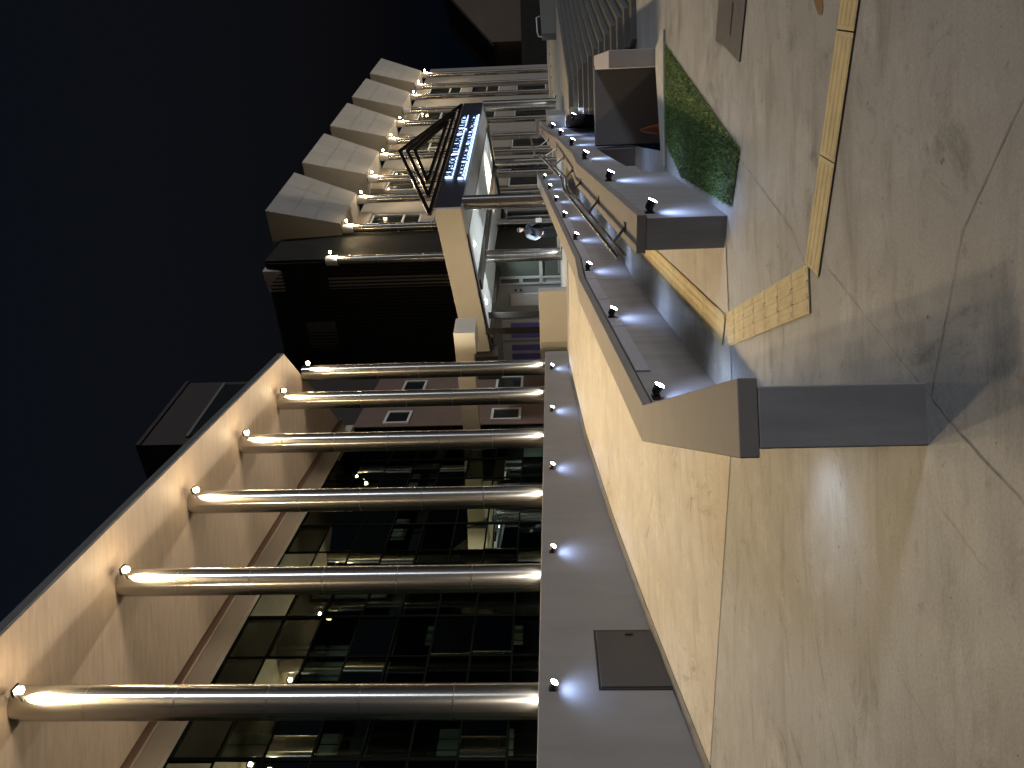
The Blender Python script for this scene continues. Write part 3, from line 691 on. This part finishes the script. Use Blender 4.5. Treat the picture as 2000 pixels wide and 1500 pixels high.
# added flush lights with unseen fittings, to throw pools on the driveway
fl = None
for i, k in enumerate((-2.2, 1.4, 4.6, 8.4, 13.2)):
    if k < 0: p = Q_ + dp * k - npv * 0.131 + Vector((0, 0, 0.42)); out = -npv
    else: p = PA(k, -0.261, zA(k) + 0.42); out = -nA
    root = bpy.data.objects.new("added_flush_light", None); C.objects.link(root); root.location = p; root.empty_display_size = .05
    root.rotation_euler = (0, 0, math.atan2(out.y, out.x))
    if fl is None:
        o = MB().box(lambda x, y, z: Vector((x, y, z)), (0, 0.012), (-0.09, 0.09), (-0.035, 0.035)).build("frame", BLACK); o.parent = root
        o = MB().box(lambda x, y, z: Vector((x, y, z)), (0.0122, 0.016), (-0.075, 0.075), (-0.022, 0.022)).build("lens", LENSC); o.parent = root
        l = lamp("SPOT", "light_beam", (0.03, 0, 0), 10, (0.66, 0.80, 1.0), None, (1, 0, -0.75), 0.03, 105, 1.0); l.parent = root
        fl = root
    else:
        for ch in fl.children:
            c = ch.copy(); C.objects.link(c); c.parent = root
    tag(root, f"{ORD[i]} added flush light from the front on the hidden driveway side of the left parapet", "step light", "added flush lights on the driveway side of the parapet")
# added spotlight with no visible fitting, for the glow on the steps
put_spot(Vector((5.22, 15.3, 0.95)), Vector((0.9, -0.3, 0)), "small added spotlight shining along the steps beside the right parapet end", "step lights")

# floodlights at the column heads
def flood(loc, out, label, group, proto=None, warm=(1.0, 0.74, 0.41), power=900, pt=30, cone=100, aim=(0, 0, -1)):
    root = bpy.data.objects.new("floodlight", None); root.empty_display_size = 0.1; C.objects.link(root); root.location = loc
    root.rotation_euler = (0, 0, math.atan2(out.y, out.x))
    if proto is None:
        def part(mb, nm, mt, sm=False):
            o = mb.build(nm, mt, None, smooth=sm); o.parent = root; return o
        part(MB().tube([(-0.16, 0, 0.0), (0.0, 0, 0.04)], 0.014, 8), "arm", BLACK)
        part(MB().box(lambda x, y, z: Vector((x, y, z)), (-0.05, 0.06), (-0.07, 0.07), (0.02, 0.06)), "housing", BLACK)
        part(MB().tube([(0.005, 0, 0.018), (0.005, 0, -0.03), (0.005, 0, -0.05)], [0.042, 0.046, 0.02], 14), "lens", LENSW, True)
        d = bpy.data.lights.new("flood_beam", "SPOT"); d.energy = power; d.color = warm; d.spot_size = R(cone); d.spot_blend = 1.0; d.shadow_soft_size = 0.22
        l = bpy.data.objects.new("flood_beam", d); C.objects.link(l); l.parent = root; l.location = (0.005, 0, -0.07)
        l.rotation_euler = Vector(aim).to_track_quat("-Z", "Y").to_euler()
        d = bpy.data.lights.new("flood_spill", "POINT"); d.energy = pt; d.color = (1.0, 0.74, 0.42); d.shadow_soft_size = 0.08
        l = bpy.data.objects.new("flood_spill", d); C.objects.link(l); l.parent = root; l.location = (0.22, 0, -0.32)
    else:
        for ch in proto.children:
            c = ch.copy(); C.objects.link(c); c.parent = root
    return tag(root, label, "floodlight", group)
fp = None
for k, t in enumerate(COLT):
    lt = t - 0.22
    o = flood(W(lt + 0.06, -0.06, 8.14), W.n, f"warm floodlight at the head of the {ORD[k]} tall column from the left frame edge", "floodlights on the wing columns", fp, power=1350, pt=13, cone=140, aim=(0.12, 0, -1))
    fp = fp or o
fp2 = None; q = 0
for b in range(-1, NB):
    for c in ((-3.75,) if b < 0 else (b * BAY - 0.7, b * BAY - 0.7 + PAIR)):
        if b == 3 and c < 3 * BAY: continue
        o = flood(E(c + 0.03, 0.33, 9.72), E.n, f"{ORD[q]} small warm floodlight from the left along the hoods of the entrance building", "floodlights under the hoods", fp2, power=600, pt=22, cone=120, aim=(-0.25, 0, -1))
        fp2 = fp2 or o; q += 1
# uplights at column feet
def uplight(loc, label, group, col, power, proto=None, lean=(0, 0, 1), cone=70):
    root = bpy.data.objects.new("uplight", None); root.empty_display_size = 0.1; C.objects.link(root); root.location = loc
    if proto is None:
        o = MB().tube([(0, 0, 0), (0, 0, 0.05)], 0.05, 14).build("housing", BLACK); o.parent = root
        o = MB().tube([(0, 0, 0.051), (0, 0, 0.058)], 0.04, 14).build("lens", LENSD); o.parent = root
        d = bpy.data.lights.new("up_beam", "SPOT"); d.energy = power; d.color = col; d.spot_size = R(cone); d.spot_blend = 0.8; d.shadow_soft_size = 0.03
        l = bpy.data.objects.new("up_beam", d); C.objects.link(l); l.parent = root; l.location = (0, 0, 0.08)
        l.rotation_euler = Vector(lean).to_track_quat("-Z", "Y").to_euler()
    else:
        for ch in proto.children:
            c = ch.copy(); C.objects.link(c); c.parent = root
    return tag(root, label, "uplight", group)
up = None
for k, t in enumerate(COLT):
    tl = W.n * 0 
    o = uplight(W(t - 0.19, COLN + 0.20, 1.572), f"white uplight behind the wall at the foot of the {ORD[k]} tall column", "uplights at the wing columns", (1.0, 0.88, 0.70), 800, up, (0, 0, 1), 95)
    up = up or o
up2 = None; q = 0
for b in range(0, NB):
    for c in (b * BAY - 0.7, b * BAY - 0.7 + PAIR):
        o = uplight(E(c, 2.2, 1.002), f"{ORD[q]} uplight from the left at the foot of the entrance columns", "uplights at the entrance columns", (1.0, 0.84, 0.60), 2000, up2, -E.n * 0.16 + Vector((0, 0, 1)), 52)
        up2 = up2 or o; q += 1
o = uplight(Vector((4.45, 25.45, 1.002)), "bright white uplight at the foot of the canopy column left of the person", "uplights under the canopy", (0.90, 0.96, 1.0), 260, None, (0, 0, 1), 130)
uplight(Vector((5.55, 21.98, 1.002)), "white uplight at the foot of the near canopy corner column", "uplights under the canopy", (0.90, 0.96, 1.0), 260, o)
uplight(Vector((11.2, 30.1, 1.002)), "white uplight at the foot of the far canopy column by the steps", "uplights under the canopy", (0.90, 0.96, 1.0), 260, o)

# ------------------------------------------------------------------ tactile paving
def strip(pts, w, label, n):
    """pts: centre line from a to b; ribbed yellow tiles"""
    a, b = Vector(pts[0]), Vector(pts[1]); d = (b - a); L = d.length; d.normalize(); nn = Vector((-d.y, d.x))
    root = thing("tactile_paving", (a.x, a.y, 0), label, "tactile paving", "tactile paving strips")
    tl = L / n
    base, ribs, gap = MB(), MB(), MB()
    def q(s, k, z):
        p = a + d * s + nn * k; return Vector((p.x, p.y, z))
    gap.quad(q(0, -w / 2 - .006, 0.008), q(L, -w / 2 - .006, 0.008), q(L, w / 2 + .006, 0.008), q(0, w / 2 + .006, 0.008))
    return root, base, ribs, gap, q, L, tl
# three straight legs following the paving
tp = [(4.10, 5.75 + 0.3), (0.62, 4.60), (0.43, 6.72), (1.95, 12.0)]
def leg(a, b, w, label, tile, mode, zf, cut=(0, 0)):
    a, b = Vector(a), Vector(b); d = b - a; L = d.length; d.normalize(); nn = Vector((-d.y, d.x))
    root = thing("tactile_paving", (a.x, a.y, 0), label, "tactile paving", "tactile paving strips")
    def q(s, k, z):
        p = a + d * s + nn * k; return Vector((p.x, p.y, z + zf(p)))
    n = max(1, round(L / tile)); tl = L / n
    gp, bs, rb = MB(), MB(), MB()
    for i in range(n):
        s0, s1 = i * tl + .004, (i + 1) * tl - .004
        gp.quad(q(s0 - .008, -w / 2 + .003, .006), q(s1 + .008, -w / 2 + .003, .006), q(s1 + .008, w / 2 - .003, .006), q(s0 - .008, w / 2 - .003, .006))
        rows = 1 if mode == "bar" else 3
        for j in range(rows):
            k0, k1 = -w / 2 + j * w / rows + .004, -w / 2 + (j + 1) * w / rows - .004
            bs.hexa([q(s0, k0, .0065), q(s1, k0, .0065), q(s1, k1, .0065), q(s0, k1, .0065)], [q(s0, k0, .011), q(s1, k0, .011), q(s1, k1, .011), q(s0, k1, .011)])
        nb = 4
        for j in range(nb):
            kc = -w / 2 + (j + .5) * w / nb
            rb.hexa([q(s0 + .02, kc - .022, .011), q(s1 - .02, kc - .022, .011), q(s1 - .02, kc + .022, .011), q(s0 + .02, kc + .022, .011)],
                    [q(s0 + .025, kc - .014, .0148), q(s1 - .025, kc - .014, .0148), q(s1 - .025, kc + .014, .0148), q(s0 + .025, kc + .014, .0148)])
    gp.build("joint_bed", JOINT, root); bs.build("tile", TACT, root); rb.build("rib", TACT, root)
flat = lambda p: 0.0
def zAB(p):
    v = Vector((p.x, p.y, 0)); ka = (v - PA(0, 0, 0)).dot(PA.t); kb = (v - PB(0, 0, 0)).dot(PB.t)
    wa = min(1, max(0, (v - PA(0, 0, 0)).dot(PA.n) / 1.25))
    return max(0.0, interp(RAMP_A, ka * (1 - wa) + kb * wa) + 0.006)
leg((0.62, 4.55), (4.0, 2.80), 0.25, "straight ribbed yellow tactile strip running to the right frame edge", 0.62, "bar", flat)
leg((0.52, 4.60), (0.42, 6.72), 0.30, "short gridded yellow tactile strip between the two bends on the open ground", 0.30, "grid", flat)
leg((0.42, 6.74), (2.3, 11.6), 0.28, "yellow tactile strip running up between the ramp parapets", 0.62, "bar", zAB)

# ------------------------------------------------------------------ covers, stains, grass
dc = thing("drain_cover", (2.9, 6.4, 0), "flat grey iron access cover set in the paving at the right frame edge", "access cover")
m = MB(); m.prism([(2.98, 6.85), (2.81, 6.55), (2.72, 6.42), (2.46, 6.05), (2.95, 5.75), (3.5, 6.55)], 0.004, 0.014); m.build("plate", COVER, dc)
m = MB(); m.prism([(2.78, 6.30), (2.98, 6.17), (3.0, 6.20), (2.80, 6.33)], 0.0142, 0.016); m.build("lifting_slot", BLACK, dc)
m = MB(); st_pts = [(1.99, 4.30), (2.02, 4.36), (2.12, 4.42), (2.3, 4.46), (2.5, 4.5), (2.5, 4.38), (2.3, 4.34), (2.12, 4.30), (2.03, 4.28)]
m.quad(*[(x, y, 0.003) for x, y in st_pts]); m.build("stain", STAIN, ground)

gv = [(1.42, 6.43), (1.80, 6.12), (4.16, 9.60), (3.0, 9.76), (2.30, 8.75)]
m = MB(); m.quad(*[(x, y, 0.006) for x, y in gv]); tag(m.build("soil_bed", SOIL), kind="structure")
def inside(x, y, P):
    c = False; j = len(P) - 1
    for i in range(len(P)):
        if (P[i][1] > y) != (P[j][1] > y) and x < (P[j][0] - P[i][0]) * (y - P[i][1]) / (P[j][1] - P[i][1]) + P[i][0]: c = not c
        j = i
    return c
m = MB(); n = 0
while n < 26000:
    x, y = random.uniform(1.38, 4.2), random.uniform(6.05, 9.8)
    if not inside(x, y, gv): continue
    n += 1
    h = random.uniform(0.012, 0.036); a = random.uniform(0, 6.28); w_ = 0.005
    lx, ly = random.gauss(0, 0.025), random.gauss(0, 0.025)
    m.quad((x - math.cos(a) * w_, y - math.sin(a) * w_, 0.004), (x + math.cos(a) * w_, y + math.sin(a) * w_, 0.004), (x + lx, y + ly, h))
tag(m.build("grass", GRASSM), "narrow strip of short green grass along the right parapet foot", "grass", kind="stuff")

m = MB()
for _ in range(170):
    x, y = random.uniform(-2.6, 3.2), random.uniform(2.1, 6.6); a = random.uniform(0, 6.28); q = random.choice((0.004, 0.006, 0.006, 0.012))
    c_, s_ = math.cos(a) * q, math.sin(a) * q
    if -0.45 < x < 0.05 and y > 3.1: continue
    m.quad((x - c_, y - s_, 0.004), (x + s_ * .6, y - c_ * .6, 0.006), (x + c_, y + s_, 0.005), (x - s_ * .6, y + c_ * .6, 0.007))
tag(m.build("litter", STAIN), "tiny dry leaf crumbs and grit scattered over the near paving", "litter", kind="stuff")
# ------------------------------------------------------------------ right background
bw = thing("far_parapet", (13.2, 27.0, 1.0), "grey chamfered parapet end with a loop rail at the top right of the steps", "parapet")
m = MB(); FP = frame(12.2, 26.9, 84)
m.hexa([FP(0, 0, 1.0), FP(0, -0.4, 1.0), FP(3.2, -0.4, 1.0), FP(3.2, 0, 1.0)], [FP(0, 0, 1.50), FP(0, -0.4, 1.50), FP(3.2, -0.4, 1.62), FP(3.2, 0, 1.62)]); m.build("body", mat("far_grey", (0.13, 0.13, 0.115), 0.8, var=0.08, scale=2), bw, bevel=0.02)
m = MB(); m.tube([FP(0.02, -.2, 1.45), FP(0.05, -.2, 1.62), FP(0.2, -.2, 1.66), FP(0.75, -.2, 1.68), FP(0.8, -.2, 1.56)], 0.025, 8); m.build("loop_rail", WFRAME, bw)
hs = thing("house", (30, 61, 0), "dim brown gabled house behind the right end of the platform", "house")
HF = frame(26.8, 60.0, 92)
m = MB(); pr = [HF(0, 0, 0), HF(9, 0, 0), HF(9, 0, 7.9), HF(4.4, 0, 9.2), HF(0, 0, 5.4)]
m.hexa(pr, [p + Vector((0, 9, 0)) for p in pr]); m.build("wall", HOUSEW, hs)
m = MB(); m.hexa([HF(-.3, -.003, 5.15), HF(4.4, -.003, 9.22), HF(4.4, -.003, 9.4), HF(-.3, -.003, 5.33)], [HF(-.3, -9, 5.15), HF(4.4, -9, 9.22), HF(4.4, -9, 9.4), HF(-.3, -9, 5.33)]); m.build("roof", BLACKW, hs)
m = MB(); m.box(HF, (-2, 12), (0.004, 0.4), (0, 3.05)); m.build("boundary_wall", BLACKW, hs)

# ------------------------------------------------------------------ person
def person(px, py, pz, rot):
    root = thing("person", (px, py, pz), "person in dark jacket with light grey sleeve bending forward under the canopy", "person")
    M = Matrix.Translation((px, py, pz)) @ Matrix.Rotation(rot, 4, "Z")
    def skinned(name, V, Ed, mt, parent, sub=2, rootv=0):
        me = bpy.data.meshes.new(name); me.from_pydata([v[:3] for v in V], Ed, []); me.update()
        o = bpy.data.objects.new(name, me); C.objects.link(o)
        o.modifiers.new("skin", "SKIN")
        sk = me.skin_vertices[0].data if me.skin_vertices else None
        if sk is None:
            bpy.context.view_layer.objects.active = o; sk = me.skin_vertices[0].data
        for i, v in enumerate(V):
            rx = v[3]; ry = v[4] if len(v) > 4 else rx
            sk[i].radius = (rx, ry); sk[i].use_root = (i == rootv)
        sb = o.modifiers.new("sub", "SUBSURF"); sb.levels = sub; sb.render_levels = sub
        me.materials.append(mt); o.parent = parent
        for p in me.polygons: p.use_smooth = True
        o.modifiers["skin"].use_smooth_shade = True
        return o
    # local: x right, y back (faces -y), z up. stooped, looking down
    V = [(0, 0, .90, .14, .11), (0, -.03, 1.08, .135, .11), (0, -.09, 1.25, .155, .11), (0, -.14, 1.36, .12, .09), (0, -.19, 1.44, .05), (0, -.215, 1.50, .05),
         (.10, .0, .84, .088), (.12, -.05, .48, .062), (.13, .06, .10, .045), (.135, -.06, .045, .038), (.138, -.15, .03, .03),
         (-.10, .0, .84, .088), (-.14, -.10, .47, .062), (-.15, .02, .10, .045), (-.155, -.10, .045, .038), (-.158, -.19, .03, .03),
         (.18, -.13, 1.34, .062), (.29, -.15, 1.10, .047), (.27, -.36, .98, .037), (.25, -.43, .96, .024),
         (-.18, -.13, 1.34, .062), (-.27, -.09, 1.08, .05), (-.25, -.24, .90, .04), (-.24, -.30, .86, .025)]
    Ed = [(0, 1), (1, 2), (2, 3), (3, 4), (4, 5), (0, 6), (6, 7), (7, 8), (8, 9), (9, 10), (0, 11), (11, 12), (12, 13), (13, 14), (14, 15), (3, 16), (16, 17), (17, 18), (18, 19), (3, 20), (20, 21), (21, 22), (22, 23)]
    body = skinned("body", V, Ed, TROUSER, root)
    jk = skinned("jacket", [(0, -.005, .92, .15, .125), (0, -.03, 1.08, .148, .125), (0, -.09, 1.25, .168, .125), (0, -.14, 1.37, .13, .10), (0, -.185, 1.43, .07),
                            (.18, -.13, 1.345, .075), (.29, -.15, 1.10, .06), (.272, -.34, .99, .05)], [(0, 1), (1, 2), (2, 3), (3, 4), (3, 5), (5, 6), (6, 7)], JACKET, root)
    sl = skinned("sleeve", [(-.13, -.135, 1.37, .08), (-.20, -.125, 1.33, .085), (-.28, -.09, 1.08, .07), (-.255, -.22, .92, .055)], [(0, 1), (1, 2), (2, 3)], SLEEVE, root)
    # head with features
    bm = bmesh.new(); bmesh.ops.create_uvsphere(bm, u_segments=20, v_segments=14, radius=1)
    for v in bm.verts:
        c = v.co; k = 0.82 if c.z < -0.2 else 1.0
        c.x *= 0.075 * k; c.y *= 0.095 * (0.92 if c.z < 0 else 1); c.z *= 0.115
        if c.y < -0.05 and abs(c.x) < 0.016 and -0.035 < c.z < 0.012: c.y -= 0.02
    me = bpy.data.meshes.new("head"); bm.to_mesh(me); bm.free()
    for p in me.polygons: p.use_smooth = True
    me.materials.append(SKIN); hd = bpy.data.objects.new("head", me); C.objects.link(hd); hd.parent = root
    hd.location = (-.03, -.27, 1.585); hd.rotation_euler = (R(28), R(-12), R(-30))
    bm = bmesh.new(); bmesh.ops.create_uvsphere(bm, u_segments=20, v_segments=14, radius=1)
    kill = [v for v in bm.verts if v.co.z < -0.15 and v.co.y < 0.3 or (v.co.y < -0.55 and v.co.z < 0.45)]
    bmesh.ops.delete(bm, geom=kill, context="VERTS")
    for v in bm.verts: v.co.x *= 0.083; v.co.y *= 0.103; v.co.z *= 0.123
    me = bpy.data.meshes.new("hair"); bm.to_mesh(me); bm.free(); me.materials.append(HAIR)
    ha = bpy.data.objects.new("hair", me); C.objects.link(ha); ha.parent = root; ha.location = hd.location; ha.rotation_euler = hd.rotation_euler
    mb = MB()
    for sx in (-1, 1):
        mb.tube([(sx * .028, -.088, .008), (sx * .028, -.094, .008)], .009, 8)
    mb.tube([(-.02, -.083, -.055), (.02, -.083, -.055)], .005, 6)
    ft = mb.build("facial_features", HAIR); ft.parent = root; ft.location = hd.location; ft.rotation_euler = hd.rotation_euler
    # hands
    for (hx, hy, hz, ang) in ((.25, -.43, .955, 0), (-.24, -.30, .85, 0)):
        Vh = [(hx, hy, hz, .022), (hx, hy - .05, hz - .01, .034, .014), (hx, hy - .09, hz - .015, .036, .013)]; Eh = [(0, 1), (1, 2)]
        for f, (dx, ln) in enumerate(((-.027, .055), (-.009, .068), (.009, .072), (.027, .06))):
            i = len(Vh); Vh += [(hx + dx, hy - .10 - ln * .5, hz - .02, .0085), (hx + dx * 1.1, hy - .10 - ln * .8, hz - .045, .0075)]; Eh += [(2, i), (i, i + 1)]
        i = len(Vh); sgn = -1 if hx > 0 else 1
        Vh += [(hx + sgn * .045, hy - .06, hz - .025, .011), (hx + sgn * .05, hy - .095, hz - .04, .009)]; Eh += [(1, i), (i, i + 1)]
        skinned("hand", Vh, Eh, SKIN, root, 1)
    root.rotation_euler = (0, 0, rot)
    for ch in root.children:
        pass
    return root
person(5.12, 26.1, 0.80, R(18))
pp = MB(); pp.box(lambda x, y, z: Vector((5.37 + x, 25.62 + y, 1.66 + z)), (0, 0.14), (0, 0.012), (0, 0.2))
tag(pp.build("paper_sheet", WHITEP), "folded white paper held in the right hand of the person", "paper")

# ------------------------------------------------------------------ sky, street light, camera
w = bpy.data.worlds.new("World"); S.world = w; w.use_nodes = True
N = w.node_tree.nodes; L = w.node_tree.links; bg = N["Background"]
sky = N.new("ShaderNodeTexSky"); sky.sky_type = "NISHITA"; sky.sun_disc = False
sky.sun_elevation = R(-4); sky.sun_rotation = R(180); sky.air_density = 1.0; sky.dust_density = 0.5
ad = N.new("ShaderNodeMix"); ad.data_type = "RGBA"; ad.blend_type = "ADD"; ad.inputs[0].default_value = 1.0
ad.inputs[7].default_value = (0.003, 0.0075, 0.015, 1)
L.new(sky.outputs[0], ad.inputs[6]); L.new(ad.outputs[2], bg.inputs[0]); bg.inputs[1].default_value = 0.2
sd = bpy.data.lights.new("sun", "SUN"); sd.energy = 1.55; sd.angle = R(10); sd.color = (0.88, 0.93, 1.0)
so = bpy.data.objects.new("sun", sd); C.objects.link(so); so.location = (10, -10, 20)
so.rotation_euler = Vector((-0.81, 0.38, -0.48)).to_track_quat("-Z", "Y").to_euler()

PH, PITCH, EYE = 0.024, math.atan(72 / 1500), 1.55
X0 = Vector((1, 0, 0)); fw = Vector((0, math.cos(PITCH), math.sin(PITCH))); U0 = Vector((0, -math.sin(PITCH), math.cos(PITCH)))
rt = X0 * math.cos(PH) - U0 * math.sin(PH); up_ = U0 * math.cos(PH) + X0 * math.sin(PH)
cd = bpy.data.cameras.new("camera"); cd.sensor_width = 36; cd.lens = 27.0; cd.clip_end = 600; cd.clip_start = 0.05
co = bpy.data.objects.new("camera", cd); C.objects.link(co)
mm = Matrix.Identity(4)
for i, ax in enumerate((-up_, rt, -fw)):           # the photograph was taken with the phone turned on its side
    for j in range(3): mm[j][i] = ax[j]
mm.translation = (0, 0, EYE)
co.matrix_world = mm
S.camera = co
S.view_settings.view_transform = "Standard"; S.view_settings.look = "None"; S.view_settings.exposure = 0; S.view_settings.gamma = 1
S.render.engine = "CYCLES"
S.cycles.use_denoising = True
S.cycles.max_bounces = 6; S.cycles.glossy_bounces = 4; S.cycles.transparent_max_bounces = 8
S.cycles.sample_clamp_indirect = 4.0; S.cycles.sample_clamp_direct = 0
